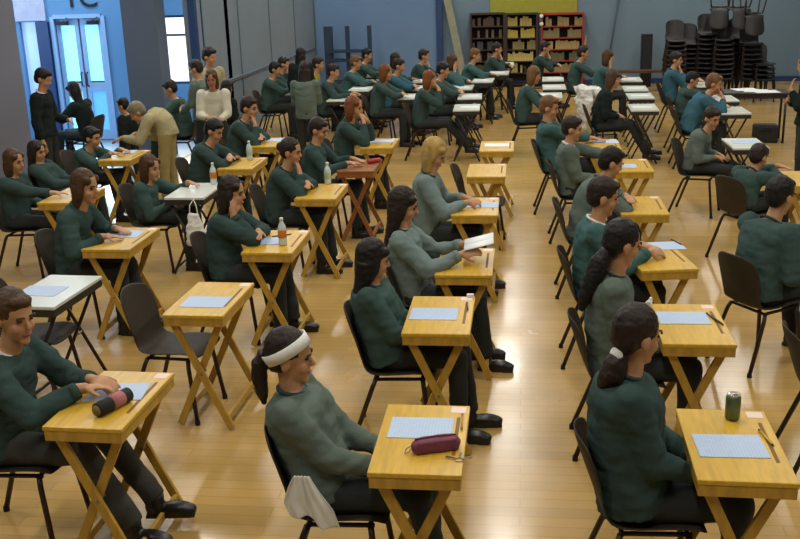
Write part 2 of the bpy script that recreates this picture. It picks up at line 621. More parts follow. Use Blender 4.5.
def chair_proto():
    t = thing('stacking_chair', 'x', 'chair', (0, 0, 0))
    link('shell', chair_shell(), t)
    f = MB()
    f.tube([(.17, -.15, .418), (-.13, -.15, .41)], .011).tube([(.17, .15, .418), (-.13, .15, .41)], .011)
    f.tube([(.15, -.16, .414), (.15, .16, .414)], .011).tube([(-.12, -.16, .41), (-.12, .16, .41)], .011)
    f.build('seat_frame', TUBE, t, True)
    for sx, top, bot in ((1, .155, .205), (-1, -.125, -.27)):
        for s in (-1, 1):
            l = MB().tube([(top, s * .16, .412), (top + (bot - top) * .12, s * .172, .37), (bot, s * .205, .016)], .0142).build('leg', TUBE, t, True)
            MB().cone((bot, s * .205, .03), (bot, s * .205, 0), .016, .017, 10).build('rubber_foot', RUB, l)
    return t


DESKP = {k: desk_proto(k) for k in ('wood', 'red', 'white')}
CHAIRP = chair_proto()


def put(proto, x, y, rz, label, group=None, z=0):
    o = copy_tree(proto)
    o.location = (x, y, z); o.rotation_euler.z = R(rz)
    o['label'] = label
    if group: o['group'] = group
    return o
# ------------------------------------------------------------------ people
def rotYP(yaw, pitch, roll=0):
    return Matrix.Rotation(yaw, 3, 'Z') @ Matrix.Rotation(pitch, 3, 'Y') @ Matrix.Rotation(roll, 3, 'X')


def hand(mb, W, d, nrm, side, curl=.5, s=1.0):
    """W wrist, d direction along the hand, nrm palm normal (out of the palm), side +1 left / -1 right"""
    d = V(d).normalized()
    nrm = (V(nrm) - d * V(nrm).dot(d)).normalized()
    lat = d.cross(nrm) * side          # towards the thumb
    rot = Matrix((d, lat, nrm)).transposed()
    pc = W + d * .05 * s
    mb.ell(pc, (.052 * s, .042 * s, .017 * s), rot, 12, 8)
    mb.limb(W - d * .02, W + d * .02, .026 * s, .027 * s)
    lens = (.068, .078, .072, .056)
    for i, L in enumerate(lens):
        o = (.028 - i * .0195) * s
        p = W + (d * .088 + lat * o) * s
        a = -.1 + curl * .4
        L *= s
        dd = d + lat * (o * 1.8)
        for j, (f, rr) in enumerate(((.45, .0092), (.32, .0086), (.23, .0078))):
            a2 = a + j * curl * .75
            v = (dd * math.cos(a2) + nrm * math.sin(a2)).normalized()
            q = p + v * L * f
            mb.limb(p, q, rr * s, rr * .95 * s)
            p = q
    p = W + (d * .03 + lat * .03) * s
    for L, rr, sp in ((.042, .0125, .75), (.032, .0105, .35)):
        v = (d + lat * sp + nrm * (.35 + curl * .3)).normalized()
        q = p + v * L * s
        mb.limb(p, q, rr * s, rr * .9 * s)
        p = q


def elbow(S, W, pole, u=.285, f=.25):
    d = W - S
    L = min(d.length, u + f - .005)
    dn = d.normalized()
    a = (u * u - f * f + L * L) / (2 * L)
    h = math.sqrt(max(0, u * u - a * a))
    p = V(pole)
    p = (p - dn * p.dot(dn)).normalized()
    return S + dn * a + p * h, S + dn * L


def figure(sp):
    """builds the child meshes of one person in local space: feet on z=0, facing +X. returns list of (name, mesh, children)"""
    vox = sp.get('vox', .010)
    near = vox <= .0085
    s = sp.get('s', 1.0)
    female = sp.get('f', False)
    stand = sp.get('stand', False)
    hx, hz = sp['head']                      # target head centre, local
    hyy = sp.get('heady', 0)
    hipz = sp.get('hipz', .93 * s if stand else .535)
    hip = V((sp.get('hipx', -.06 if not stand else 0), 0, hipz))
    Hc = V((hx, hyy, hz))
    hy, hp = R(sp.get('hy', 0)), R(sp.get('hp', 8))
    ax = (Hc - hip)
    L0 = ax.length
    axn = ax.normalized()
    # neck base: below and behind the head
    bend = sp.get('bend', .5)
    nb = Hc - axn * .146 * s - V((.03 * s, 0, .010))
    if stand and sp.get('bow'):
        nb = Hc - axn * .16 - V((0, 0, -.02))
    mid = hip + (nb - hip) * .5 + V((-.035 - .03 * bend, 0, .03)) + V(sp.get('arch', (0, 0, 0)))
    def spine(t): return hip * (1 - t) ** 2 + mid * 2 * t * (1 - t) + nb * t * t
    def tang(t): return ((mid - hip) * 2 * (1 - t) + (nb - mid) * 2 * t).normalized()
    wf = (.92 if female else .97) * s
    tw = R(sp.get('twist', 0))
    def ring(t, dx, dy):
        T = tang(t)
        lat = V((-math.sin(tw * t), math.cos(tw * t), 0))
        fw = lat.cross(T).normalized()
        return (spine(t), fw * dx, lat * dy)
    base = [(0, .115, .165), (.13, .112, .16), (.35, .10, .14), (.6, .112, .155), (.78, .108, .175), (.88, .088, .165), (.95, .066, .10), (1.0, .052, .06)]
    body = MB(); knit_ = MB()
    body.loft([ring(t, a * wf, b * wf) for t, a, b in base])
    puff = sp.get('puff', .02)
    kr = [(t, a * wf + puff + .012 * (.2 < t < .5), b * wf + puff + .012 * (.2 < t < .5)) for t, a, b in base]
    kr[0] = (-.06, .125 * wf + puff, .17 * wf + puff)
    kr[-1] = (.985, .066 * s, .076 * s); kr[-2] = (.945, .085 * s, .115 * s)
    knit_.loft([ring(t, a, b) for t, a, b in kr])
    # neck + head
    body.limb(nb - V((0, 0, .04)), Hc + V((-.012, 0, -.07)), .056 * s, .05 * s)
    HR_ = rotYP(hy, hp)
    hs = sp.get('hs', 1.0) * s
    def hl(p): return Hc + HR_ @ (V(p) * hs)
    def he(mb, c, r, n=16, m=10, rot=None): mb.ell(hl(c), [q * hs for q in r], HR_ if rot is None else HR_ @ rot, n, m)
    he(body, (-.01, 0, .03), (.098, .077, .102), 20, 12)
    he(body, (.033, 0, -.045), (.060, .056, .074), 16, 10)
    he(body, (.071, 0, -.098), (.025, .028, .022), 10, 8)
    he(body, (.075, 0, .028), (.018, .045, .014), 10, 8)
    body.cone(hl((.084, 0, .018)), hl((.108, 0, -.022)), .008 * hs, .015 * hs, 8)
    he(body, (.104, 0, -.022), (.012, .016, .010), 8, 6)
    for q in (-1, 1):
        he(body, (.055, q * .04, -.03), (.03, .022, .028), 10, 8)
        he(body, (-.012, q * .08, -.012), (.022, .010, .034), 10, 8)
    # arms
    lat = V((-math.sin(tw), math.cos(tw), 0))
    sh0 = spine(.87)
    spread = .178 * wf
    hands = sp.get('arms', (('lap',), ('lap',)))
    kk = .77 + .012
    cuffs = []
    for q, spec in zip((-1, 1), hands):      # right (-Y) then left
        S = sh0 + lat * q * spread
        kind = spec[0]
        pole = V((-.35, q * .45, -1))
        dx = sp.get('dx', .56)
        if kind == 'lap':
            W = V((.20, q * .075, .66)); d = V((.8, -q * .5, -.25)); nrm = V((0, -q * .2, -1)); curl = .6
        elif kind == 'desk':
            W = V((dx - .10, q * .13, kk + .035)); d = V((.95, -q * .45, -.12)); nrm = V((0, 0, -1)); curl = .35; pole = V((-.2, q * .7, -.7))
        elif kind == 'write':
            W = V((dx - .07, q * .11, kk + .045)); d = V((.9, -q * .45, -.1)); nrm = V((0, -q * .6, -.8)); curl = .85; pole = V((-.2, q * .7, -.7))
        elif kind == 'fold':
            W = V((dx - .13, -q * .04, kk + .045 + .03 * (q > 0))); d = V((.25, -q * 1, -.08)); nrm = V((0, 0, -1)); curl = .4; pole = V((.3, q * .9, -.5))
        elif kind == 'face':
            W = Hc + HR_ @ (V((.055, q * .085, -.15)) * hs); d = V((.1, -q * .15, 1)); nrm = V((-.5, -q * .8, 0)); curl = .75; pole = V((.25, q * .5, -1))
        elif kind == 'chin':
            W = Hc + HR_ @ (V((.125, q * .04, -.17)) * hs); d = V((-.25, -q * .35, .9)); nrm = V((-1, -q * .4, .1)); curl = .9; pole = V((.3, q * .5, -1))
        elif kind == 'mouth':
            W = Hc + HR_ @ (V((.16, q * .06, -.13)) * hs); d = V((-.35, -q * .55, .7)); nrm = V((-1, -q * .3, 0)); curl = .9; pole = V((.3, q * .6, -1))
        elif kind == 'side':
            W = sh0 + lat * q * (spread + .06) + V((.04, 0, -.53)); d = V((.15, 0, -1)); nrm = V((0, -q, 0)); curl = .45
        elif kind == 'up':
            W = Hc + V((.05, q * .19, .16)); d = V((.05, q * .05, 1)); nrm = V((1, 0, 0)); curl = .25; pole = V((.3, q, .2))
        else:                                 # explicit wrist / direction / normal
            W, d, nrm = V(spec[1]), V(spec[2]), V(spec[3]); curl = spec[4] if len(spec) > 4 else .5
            if len(spec) > 5: pole = V(spec[5])
        E_, W = elbow(S, W, pole, .285 * s, .25 * s)
        fd = (W - E_).normalized()
        body.limb(S, E_, .052 * s, .042 * s); body.limb(E_, W, .04 * s, .026 * s)
        hand(body, W, d, nrm, q, curl, s * (.94 if female else 1))
        pf = sp.get('sleeve', .016)
        knit_.limb(S, E_, .060 * s + pf, .048 * s + pf); 
        cu = W - fd * .025
        knit_.limb(E_, cu, .048 * s + pf, .034 * s + pf * .45, True, False)
        cuffs.append((cu, fd))
    # legs
    tr = MB()
    tr.loft([ring(t, a * wf + .012, b * wf + .014) for t, a, b in [(-.12, .07, .13), (-.05, .118, .168), (.08, .116, .164), (.22, .105, .148)]])
    feet = []
    legs = sp.get('legs')
    for q in (-1, 1):
        hj = hip + V((0, q * .085, -.01))
        if stand:
            ank = V((q * sp.get('stride', .03), q * .09, .085)) + V(sp.get('footoff', (0, 0, 0)))
            kn = (hj + ank) / 2 + V((.025, 0, 0))
            toe = V((1, q * .2, 0))
        else:
            lx = legs if legs else ((.36, .0), (.42, .0))
            ex = lx[0 if q < 0 else 1]
            kn = V((.36, q * (.10 + ex[1]), .535)); ank = V((ex[0], q * (.10 + ex[1] * .5), .085))
            d_ = ank - kn
            ank = kn + d_.normalized() * min(d_.length, .47); ank.z = max(.085, ank.z)
            toe = V((1, q * .12, 0))
        body.limb(hj, kn, .075 * s, .052 * s); body.limb(kn, ank, .05 * s, .034 * s)
        body.ell(ank + toe.normalized() * .06 + V((0, 0, -.045)), (.10, .036, .03), Matrix.Rotation(math.atan2(toe.y, toe.x), 3, 'Z'), 10, 8)
        tr.limb(hj, kn, .092 * s, .068 * s); tr.limb(kn, ank + (kn - ank).normalized() * .02, .066 * s, .058 * s, True, False)
        feet.append((ank, math.atan2(toe.y, toe.x)))
    out = []
    bm_ = body.solid('body', sp.get('skin', SKIN), vox, 4 if near else 2)
    kids = []
    if near or sp.get('facep'):
        for q in (-1, 1):
            e = MB(); e.ell(hl((.077, q * .031, .012)), (.010 * hs, .014 * hs, .007 * hs), HR_, 10, 8)
            kids.append(('eye', e.mesh('eye', mat('dark_eye', '1E1612', rough=.3), True)))
            b_ = MB(); b_.tube([hl((.092, q * .014, .030)), hl((.091, q * .034, .036)), hl((.080, q * .052, .030))], .005 * hs, 6)
            kids.append(('eyebrow', b_.mesh('eyebrow', HR[sp['hair'][1]], True)))
        m_ = MB(); m_.ell(hl((.091, 0, -.058)), (.010 * hs, .024 * hs, .0075 * hs), HR_, 12, 8)
        kids.append(('mouth', m_.mesh('mouth', mat('lips', '8E4A40', rough=.5), True)))
    out.append(('body', bm_, kids))
    out.append(('sweater' if sp.get('top', 'green') not in ('white', 'beige', 'black', 'yellow') else {'white': 'blouse', 'beige': 'shirt', 'black': 'jacket', 'yellow': 'shirt'}[sp['top']],
                knit_.solid('sweater', SW[sp.get('top', 'green')], max(.010, vox), 4, sp.get('wr', .011), .11 if near else .15), []))
    out.append(('trousers', tr.solid('trousers', {'khaki': KHAKI, 'grey': GREYT}.get(sp.get('trou'), TROU), max(.011, vox), 3, .006), []))
    for ank, a in feet:
        f_ = MB(); Rz = Matrix.Rotation(a, 3, 'Z')
        def fl(p): return V((ank.x, ank.y, ank.z - .085)) + Rz @ V(p)
        f_.ell(fl((-.015, 0, .055)), (.055, .043, .052), Rz, 12, 8)
        f_.ell(fl((.09, 0, .042)), (.10, .046, .038), Rz, 14, 8)
        f_.ell(fl((.15, 0, .034)), (.05, .043, .03), Rz, 12, 8)
        f_.box(fl((.065, 0, .011)), (.25, .078, .022), Rz)
        f_.cone(fl((-.012, 0, .06)), fl((-.012, 0, .125)), .046, .047, 12)
        out.append(('shoe', f_.solid('shoe', SHOE, .009, 2), []))
    # hair
    style, col = sp['hair']
    h = MB()
    he(h, (-.022, 0, .043), (.101, .086, .101), 20, 12)
    he(h, (-.05, 0, .005), (.066, .079, .085), 16, 10)
    hyaw = Matrix.Rotation(hy, 3, 'Z')
    def hd(p): return Hc + hyaw @ (V(p) * hs)
    if style in ('long', 'bob'):
        for q in (-1, 1):
            he(h, (-.015, q * .07, -.03), (.05, .024, .095), 12, 8)
            he(h, (.05, q * .055, .07), (.03, .028, .03), 10, 8)
        if style == 'long':
            h.loft([(hd((-.045, 0, .0)), V((.066, 0, 0)), V((0, .085, 0))), (hd((-.055, 0, -.1)), V((.06, 0, 0)), V((0, .088, 0))),
                    (hd((-.085, 0, -.2)), V((.045, 0, 0)), V((0, .085, 0))), (hd((-.12, 0, -.30)), V((.03, 0, 0)), V((0, .068, 0))), (hd((-.135, 0, -.36)), V((.015, 0, 0)), V((0, .035, 0)))])
        else:
            h.loft([(hd((-.045, 0, .0)), V((.066, 0, 0)), V((0, .085, 0))), (hd((-.05, 0, -.09)), V((.062, 0, 0)), V((0, .088, 0))), (hd((-.05, 0, -.15)), V((.05, 0, 0)), V((0, .078, 0)))])
    elif style == 'pony':
        tail = sp.get('tail', ((-.10, 0, .0), (-.135, 0, -.03), (-.15, 0, -.13), (-.15, 0, -.23), (-.155, 0, -.30)))
        h.tube([hd(p) for p in tail], [q_ * sp.get('thick', 1) for q_ in (.022, .034, .036, .027, .008)], 12)
        h.ell(hd(tail[0]), (.03,) * 3)
    elif style == 'bun':
        he(h, (-.115, 0, .03), (.04, .045, .045))
    elif style == 'short':
        he(h, (.045, 0, .095), (.045, .06, .03), 12, 8)
    elif style == 'bald':
        h = MB()
        he(h, (-.045, 0, .01), (.070, .082, .07), 16, 10)
    hm = h.solid('hair', HR[col], max(.0075, vox), 3 if near else 1, .004, .03)
    hk = []
    if style == 'pony':
        p = hd(sp.get('tail', ((-.115, 0, 0),))[0])
        hk.append(('hair_tie', MB().ell(p + hyaw @ V((-.015, 0, -.006)), (.022, .036, .036), hyaw).mesh('hair_tie', WHITE if sp.get('tie') == 'white' else BLACKP, True)))
    out.append(('hair', hm, hk))
    if sp.get('band'):
        b_ = MB()
        vs = []
        n = 32
        ring_ = []
        tilt = Matrix.Rotation(R(-36), 3, 'Y')
        for i in range(n):
            th = 2 * math.pi * i / n
            for zz, rr in ((-.026, 1.0), (-.026, 1.05), (.026, 1.045), (.026, 0.99)):
                p = tilt @ V((.109 * math.cos(th) * rr, .093 * math.sin(th) * rr, zz)) + V((-.022, 0, .04))
                vs.append(hl(p))
        fs = [(i * 4 + k, ((i + 1) % n) * 4 + k, ((i + 1) % n) * 4 + (k + 1) % 4, i * 4 + (k + 1) % 4) for i in range(n) for k in range(4)]
        out.append(('headband', MB().add(vs, fs).mesh('headband', WHITE, True), []))
    if sp.get('collar'):
        c_ = MB()
        T = tang(1.0)
        cpos = spine(.985)
        x_ = V((1, 0, 0)) - T * T.x
        x_.normalize(); y_ = T.cross(x_)
        path = []
        for i in range(17):
            th = R(25) + R(310) * i / 16
            path.append(cpos + x_ * math.cos(th) * .064 * s + y_ * math.sin(th) * .068 * s + T * (.004 - .014 * math.cos(th)))
        c_.tube(path, .010, 8)
        out.append(('collar', c_.mesh('collar', WHITE if sp['collar'] == 'white' else SW['dark'], True), []))
    if near:
        for cu, fd in cuffs:
            out.append(('cuff', MB().cone(cu - fd * .03, cu + fd * .012, .034 * s + .012, .034 * s + .007, 16).mesh('cuff', SW[sp.get('top', 'green')], True), []))
    return out


_cache = {}


def person(label, loc, yaw, sp, key=None, group=None):
    t = thing('person', label, 'person', loc, R(yaw), group)
    parts = _cache.get(key) if key else None
    if parts is None:
        parts = figure(sp)
        if key: _cache[key] = parts
    for n, me, kids in parts:
        o = link(n, me, t)
        for kn, km in kids: link(kn, km, o)
    return t
# ------------------------------------------------------------------ the exam rows
GD, GC, GP, GPP = 'exam desks in rows', 'stacking chairs at the exam desks', 'pupils sitting the exam', 'exam papers on the desks'
PAPER_ME = MB().box((0, 0, .0012), (.28, .205, .0024)).mesh('exam_paper', PAPER)
PAPW_ME = MB().box((0, 0, .0012), (.28, .205, .0024)).mesh('exam_paper', PAPW)


def paper(px, py, rz, label, white=False, z=DZ + .0005):
    p = at(px, py, z)
    o = link('exam_paper', PAPW_ME if white else PAPER_ME, None, (p.x, p.y, z))
    o.rotation_euler.z = R(rz)
    tag(o, label, 'paper', GPP)
    return o


def seat(who, desk, head, kind='wood', rz=0, off=.56, Y=None, chair=True, yaw=0, key=None, pap=None, deskname=None, coff=0, oy=0, plabel=None, **sp):
    """one pupil: desk (px,py of its top), chair and figure; head = pixel of the head centre"""
    d = at(desk[0], desk[1], DZ)
    if kind:
        adj = {'wood': 'pale wooden', 'red': 'reddish-brown wooden', 'white': 'white-topped'}[kind]
        put(DESKP[kind], d.x, d.y, rz, deskname or '%s folding exam desk of the %s' % (adj, who), GD)
    if Y is None: Y = d.y + oy
    h = atY(head[0], head[1], Y)
    ox = sp.pop('ox', d.x - off)
    sp['dx'] = d.x - ox
    c, s_ = math.cos(R(-yaw)), math.sin(R(-yaw))
    lx = (h.x - ox) / c
    sp['head'] = (lx, h.z)
    L = math.hypot(lx + .06, h.z - .535)
    sp.setdefault('s', max(.86, min(1.03, L / .635)))
    if sp['s'] < .99 and 'hs' not in sp: sp['hs'] = min(1.06, .965 / sp['s'])
    sp.setdefault('vox', .008 if Y < 7.5 else .011)
    sp.setdefault('facep', Y < 11.6)
    sp.setdefault('collar', 'dark')
    if chair:
        put(CHAIRP, ox + coff, Y, yaw, 'dark plastic stacking chair under the %s' % who, GC)
    person(plabel or who[0].upper() + who[1:] + ' in a green jumper, seated at an exam desk', (ox, Y, 0), yaw, sp, key, GP)
    if pap:
        paper(pap[0], pap[1], rz + (pap[2] if len(pap) > 2 else 0), 'printed exam paper on the desk of the %s' % who)


L_, D_, W_, F_ = ('lap',), ('desk',), ('write',), ('fold',)
FACE, CHIN, MOUTH, UP = ('face',), ('chin',), ('mouth',), ('up',)
# centre column, nearest first
seat('girl wearing a white headband', (422, 437), (290, 357), off=.37, f=True, s=.95, hair=('pony', 'dark'), band=True, top='moss', arms=(L_, L_),
     pap=(421, 428), hy=6, hp=8, tail=((-.11, 0, .015), (-.14, 0, -.02), (-.145, 0, -.10), (-.135, 0, -.18), (-.13, 0, -.23)), puff=.042, collar='dark', legs=((.46, 0), (.40, 0)), vox=.007)
seat('black-haired girl behind the headband girl', (440, 314), (373, 260), off=.25, f=True, hair=('long', 'black'), top='green', arms=(L_, L_), pap=(434, 314), hy=22, hp=14, puff=.05, legs=((.36, 0), (.42, 0)), vox=.0075)
seat('girl in a greyish jumper', (466, 261), (403, 206), plabel='Girl in a greyish jumper with long dark hair reading a lifted paper', off=.28, f=True, hair=('long', 'dark'), top='grey', arms=(('x', (.25, -.13, .855), (.95, .1, .15), (0, .6, -.5), .5, (-.2, -.6, -.8)), ('x', (.25, .13, .855), (.95, -.1, .15), (0, -.6, -.5), .5, (-.2, .6, -.8))), hy=5, hp=18, puff=.02, legs=((.42, 0), (.36, 0)))
seat('blond girl bent over her writing', (476, 206), (434, 154), plabel='Blond girl in a greyish jumper bent over her writing', off=.36, f=True, hair=('bob', 'blond'), top='grey', arms=(W_, D_), hy=-5, hp=30, pap=(482, 205))
# right-hand column
seat('girl with a white hair tie', (733, 443), (637, 336), off=.34, f=True, hair=('pony', 'dark'), tie='white', top='dark', arms=(L_, L_), pap=(730, 446, 2), rz=-1, hy=32, hp=12, puff=.058,
     s=1.0, tail=((-.085, 0, -.06), (-.10, 0, -.10), (-.12, .0, -.15), (-.13, .03, -.20), (-.13, .05, -.25)), thick=1.5, vox=.007)
seat('girl with a long black ponytail', (690, 323), (622, 244), off=.36, f=True, hair=('pony', 'black'), top='moss', arms=(L_, L_), pap=(683, 318, 1), hy=25, hp=18, puff=.03,
     tail=((-.09, 0, -.03), (-.13, 0, -.08), (-.165, 0, -.17), (-.21, 0, -.27), (-.24, 0, -.35)), thick=1.6, vox=.0075)
seat('short-haired boy with a light collar', (656, 256), (603, 197), rz=9, off=.36, hair=('short', 'dark'), top='teal', collar='white', arms=(W_, D_), pap=(663, 246), hy=8, hp=16)
seat('boy hunched over folded arms', (641, 205), (611, 163), off=.42, hair=('short', 'black'), top='moss', arms=(F_, F_), hy=15, hp=24)
seat('upright boy behind the hunched boy', (631, 165), (572, 129), off=.5, hair=('short', 'dark'), top='moss', arms=(L_, F_), collar='white', hy=-3, hp=12, pap=(622, 166), ox=.56)
seat('fair-haired boy near the white jacket', (602, 144), (549, 108), off=.48, hair=('short', 'sandy'), top='teal', arms=(F_, D_), hy=-8, hp=14, pap=(606, 142))
# column left of centre
seat('clasped-hands boy at left front', (112, 398), (14, 317), rz=-1.5, off=.5, hair=('short', 'brown'), top='dark', collar='white', arms=(('x', (.36, -.03, .83), (.9, .35, -.05), (0, -.2, -1), .6, (-.2, -.7, -.7)), ('x', (.37, .08, .83), (.9, -.4, -.05), (0, .3, -1), .6, (-.2, .7, -.7))),
     pap=(118, 392, 8), hy=-25, hp=10, puff=.03, trou='grey', legs=((.60, .0), (.66, .03)), vox=.007)
seat('cheek-resting long-haired girl', (277, 241), (232, 193), off=.35, f=True, hair=('long', 'dark'), top='dark', arms=(FACE, F_), pap=(268, 241), hy=-5, hp=10, puff=.03, vox=.008)
seat('chin-leaning girl with tied hair', (322, 191), (291, 152), off=.37, f=True, hair=('bun', 'dark'), top='dark', arms=(CHIN, F_), hy=-5, hp=12, facep=True)
seat('boy looking down', (360, 165), (318, 130), kind='red', off=.4, hair=('short', 'dark'), top='dark', arms=(D_, D_), hy=-6, hp=22)
seat('auburn-haired girl with hands at mouth', (380, 143), (354, 108), off=.38, f=True, hair=('bob', 'ginger'), top='dark', arms=(MOUTH, MOUTH), hy=-12, hp=10, pap=(383, 141))
# second column from the left
seat('brown-haired girl behind the empty white desk', (122, 238), (85, 187), off=.37, f=True, hair=('long', 'brown'), top='dark', arms=(D_, D_), pap=(124, 234), hy=-10, hp=12)
seat('bob-haired pupil near the stooping man', (195, 190), (150, 168), kind='white', off=.42, f=True, hair=('bob', 'brown'), top='green', arms=(L_, D_), hy=-15, hp=12, s=.92)
seat('sprawling dark-haired pupil', (243, 163), (214, 131), off=.43, hair=('short', 'black'), top='dark', arms=(F_, F_), hy=-10, hp=26, puff=.035)
seat('boy with face on fist', (272, 142), (249, 108), off=.4, hair=('short', 'dark'), top='dark', arms=(CHIN, F_), hy=-10, hp=14, pap=(274, 140))
# far left
seat('pupil at the left edge', (72, 195), (14, 162), off=.5, hair=('bob', 'brown'), top='dark', arms=(D_, L_), hy=-10, hp=10)
seat('boy the stooping man is helping', (125, 155), (92, 138), off=.45, hair=('short', 'black'), top='green', arms=(D_, D_), hy=-5, hp=12, pap=(124, 152, 12), s=.92)
seat('half-hidden pupil behind the left-edge pupil', (82, 160), (37, 152), kind=None, Y=9.8, off=.5, f=True, hair=('long', 'dark'), top='dark', arms=(L_, L_), hy=-10, hp=10, ox=-4.9)
# right block
seat('boy slouching with hands in lap', (745, 143), (711, 118), kind='white', off=.5, Y=11.1, yaw=-22, hair=('short', 'dark'), top='moss', arms=(L_, L_), hy=-30, hp=20, pap=(745, 142), facep=True, legs=((.5, 0), (.42, 0)))
seat('hunched boy at the right edge', (800, 178), (760, 158), off=.45, yaw=34, hair=('short', 'dark'), top='green', arms=(F_, F_), hy=8, hp=20)
seat('boy with turned back at right', (850, 235), (782, 198), kind=None, Y=6.7, ox=1.66, yaw=32, hair=('short', 'black'), top='green', arms=(('x', (.22, -.12, .62), (.9, .3, 0), (0, 0, -1)), D_), hy=8, hp=14, puff=.03)
seat('sandy-haired boy near the chair stack', (732, 110), (714, 84), kind='white', off=.5, hair=('short', 'sandy'), top='blue', arms=(MOUTH, F_), hy=-10, hp=15, facep=True)
seat('boy bowed behind the sandy-haired boy', (722, 98), (692, 80), kind='white', off=.5, hair=('short', 'black'), top='green', arms=(F_, F_), hp=25)
seat('boy in blue, cheek on hand', (706, 84), (676, 60), plabel='Boy in blue resting his cheek on his hand near the chair stack', kind='white', off=.5, hair=('short', 'dark'), top='blue', arms=(CHIN, F_), hy=-15, hp=10, facep=True)

# empty places
put(DESKP['wood'], at(210, 298, DZ).x, at(210, 298, DZ).y, -1.5, 'pale wooden exam desk beside the empty dark chair', GD)
paper(206, 302, -1.5, 'exam paper on the desk beside the empty dark chair')
q = at(210, 298, DZ)
put(CHAIRP, q.x - .25, q.y - .0, -8, 'empty dark chair at the unattended wooden desk', GC)
q = at(52, 290, DZ)
put(DESKP['white'], q.x, q.y, -3, 'empty white-topped desk behind the boy with clasped hands', GD)
paper(42, 291, -3, 'exam paper on the empty white-topped desk')
put(CHAIRP, q.x - .18, q.y + .02, 0, 'dark chair pushed under the empty white-topped desk', GC)
q = at(487, 170, DZ)
put(DESKP['wood'], q.x, q.y, 0, 'empty wooden desk with a dark chair behind the blond girl', GD)
put(CHAIRP, q.x - .05, q.y - .02, -4, 'empty dark chair behind the blond girl', GC)
q = at(497, 146, DZ)
put(DESKP['wood'], q.x, q.y, 0, 'empty wooden desk farthest back of the near centre desks', GD)
paper(497, 145, 0, 'exam paper on the empty farthest centre desk', True)
put(CHAIRP, 1.72, 5.15, 0, 'dark chair cut off by the right edge beside the can desk', GC)

# ------------------------------------------------------------------ far block
def far(who, key, head, Y, yaw=0, chair=True, **sp):
    """seated pupil far back, figures of one key share their meshes"""
    h = atY(head[0], head[1], Y)
    base = dict(head=(.10, 1.175), s=.98, vox=.014, dx=.5)
    base.update(sp)
    ox = h.x - .10 * math.cos(R(yaw)); oyy = Y - .10 * math.sin(R(yaw))
    if chair: put(CHAIRP, ox, oyy, yaw, 'chair under the %s' % who, GC)
    person(who[0].upper() + who[1:], (ox, oyy, 0), yaw, base, key, GP)


B1 = dict(hair=('short', 'black'), top='green', arms=(F_, F_), hp=15)
B2 = dict(hair=('short', 'dark'), top='dark', arms=(CHIN, F_), hp=10)
B3 = dict(hair=('short', 'sandy'), top='teal', arms=(F_, D_), hp=15)
G1 = dict(hair=('long', 'dark'), top='green', arms=(L_, D_), f=True, hp=10)
G2 = dict(hair=('bob', 'ginger'), top='dark', arms=(MOUTH, MOUTH), f=True, hp=10, legs=((.75, 0), (.8, 0)))
G3 = dict(hair=('bob', 'brown'), top='teal', arms=(FACE, F_), f=True, hp=10)
U1 = dict(hair=('short', 'dark'), top='green', arms=(F_, UP), hp=5)
far('auburn-haired pupil with hands at the face in the far middle', 'G2', (430, 88), 14.6, **G2)
far('boy in green just behind the far auburn-haired pupil', 'B1', (443, 74), 15.9, **B1)
far('brown-haired pupil in front of the diagonal board', 'G3', (453, 63), 17.4, **G3)
far('auburn-haired pupil left of the far middle white desks', 'G3b', (386, 76), 15.7, hair=('bob', 'ginger'), top='green', arms=(F_, F_), f=True, hp=10)
far('dark-haired pupil behind the left far auburn pupil', 'B1b', (399, 73), 16.8, hair=('short', 'dark'), top='blue', arms=(F_, F_), hp=15)
far('black-haired pupil before the blue panel reaching forward', 'G1', (396, 61), 18.0, **G1)
far('pupil before the right end of the blue panel', 'B2', (424, 57), 18.7, **B2)
far('fair pupil in front of the dark left bookcase', 'B3', (475, 55), 18.6, **B3)
far('pupil with a hand at the face before the bookcases', 'B2', (497, 49), 20.0, **B2)
far('blond-haired pupil in the far aisle row', 'B3x', (534, 79), 14.9, hair=('bob', 'sandy'), top='green', arms=(D_, D_), hp=15)
far('pupil before the red bookcase with chin on hand', 'B2', (545, 50), 20.0, **B2)
far('pupil raising a hand before the red bookcase', 'U1', (583, 58), 18.6, **U1)
far('pupil resting the face on a hand under the leaning pole', 'G3', (608, 63), 17.6, **G3)
far('girl with brown hair and stretched legs in the right far row', 'G4', (613, 84), 14.2, hair=('long', 'brown'), top='black', arms=(L_, L_), f=True, hp=12, legs=((.62, 0), (.7, 0)))
far('pupil with dark hair at the far left white desk', 'G3c', (333, 69), 16.0, hair=('short', 'dark'), top='dark', arms=(D_, D_), hp=15)
far('pupil before the dark trolley posts', 'B1', (367, 54), 19.2, **B1)
far('pupil in green in front of the trolley posts', 'B3', (356, 66), 17.6, **B3)
far('pupil in a yellow top by the blue panel', 'Yl', (318, 59), 17.4, hair=('short', 'dark'), top='yellow', arms=(L_, L_), hp=8)
far('dark-haired pupil farthest left against the partition', 'B1', (275, 67), 16.6, **B1)
far('pupil facing the farthest left one at the partition', 'B2', (284, 65), 17.6, yaw=0, **B2)

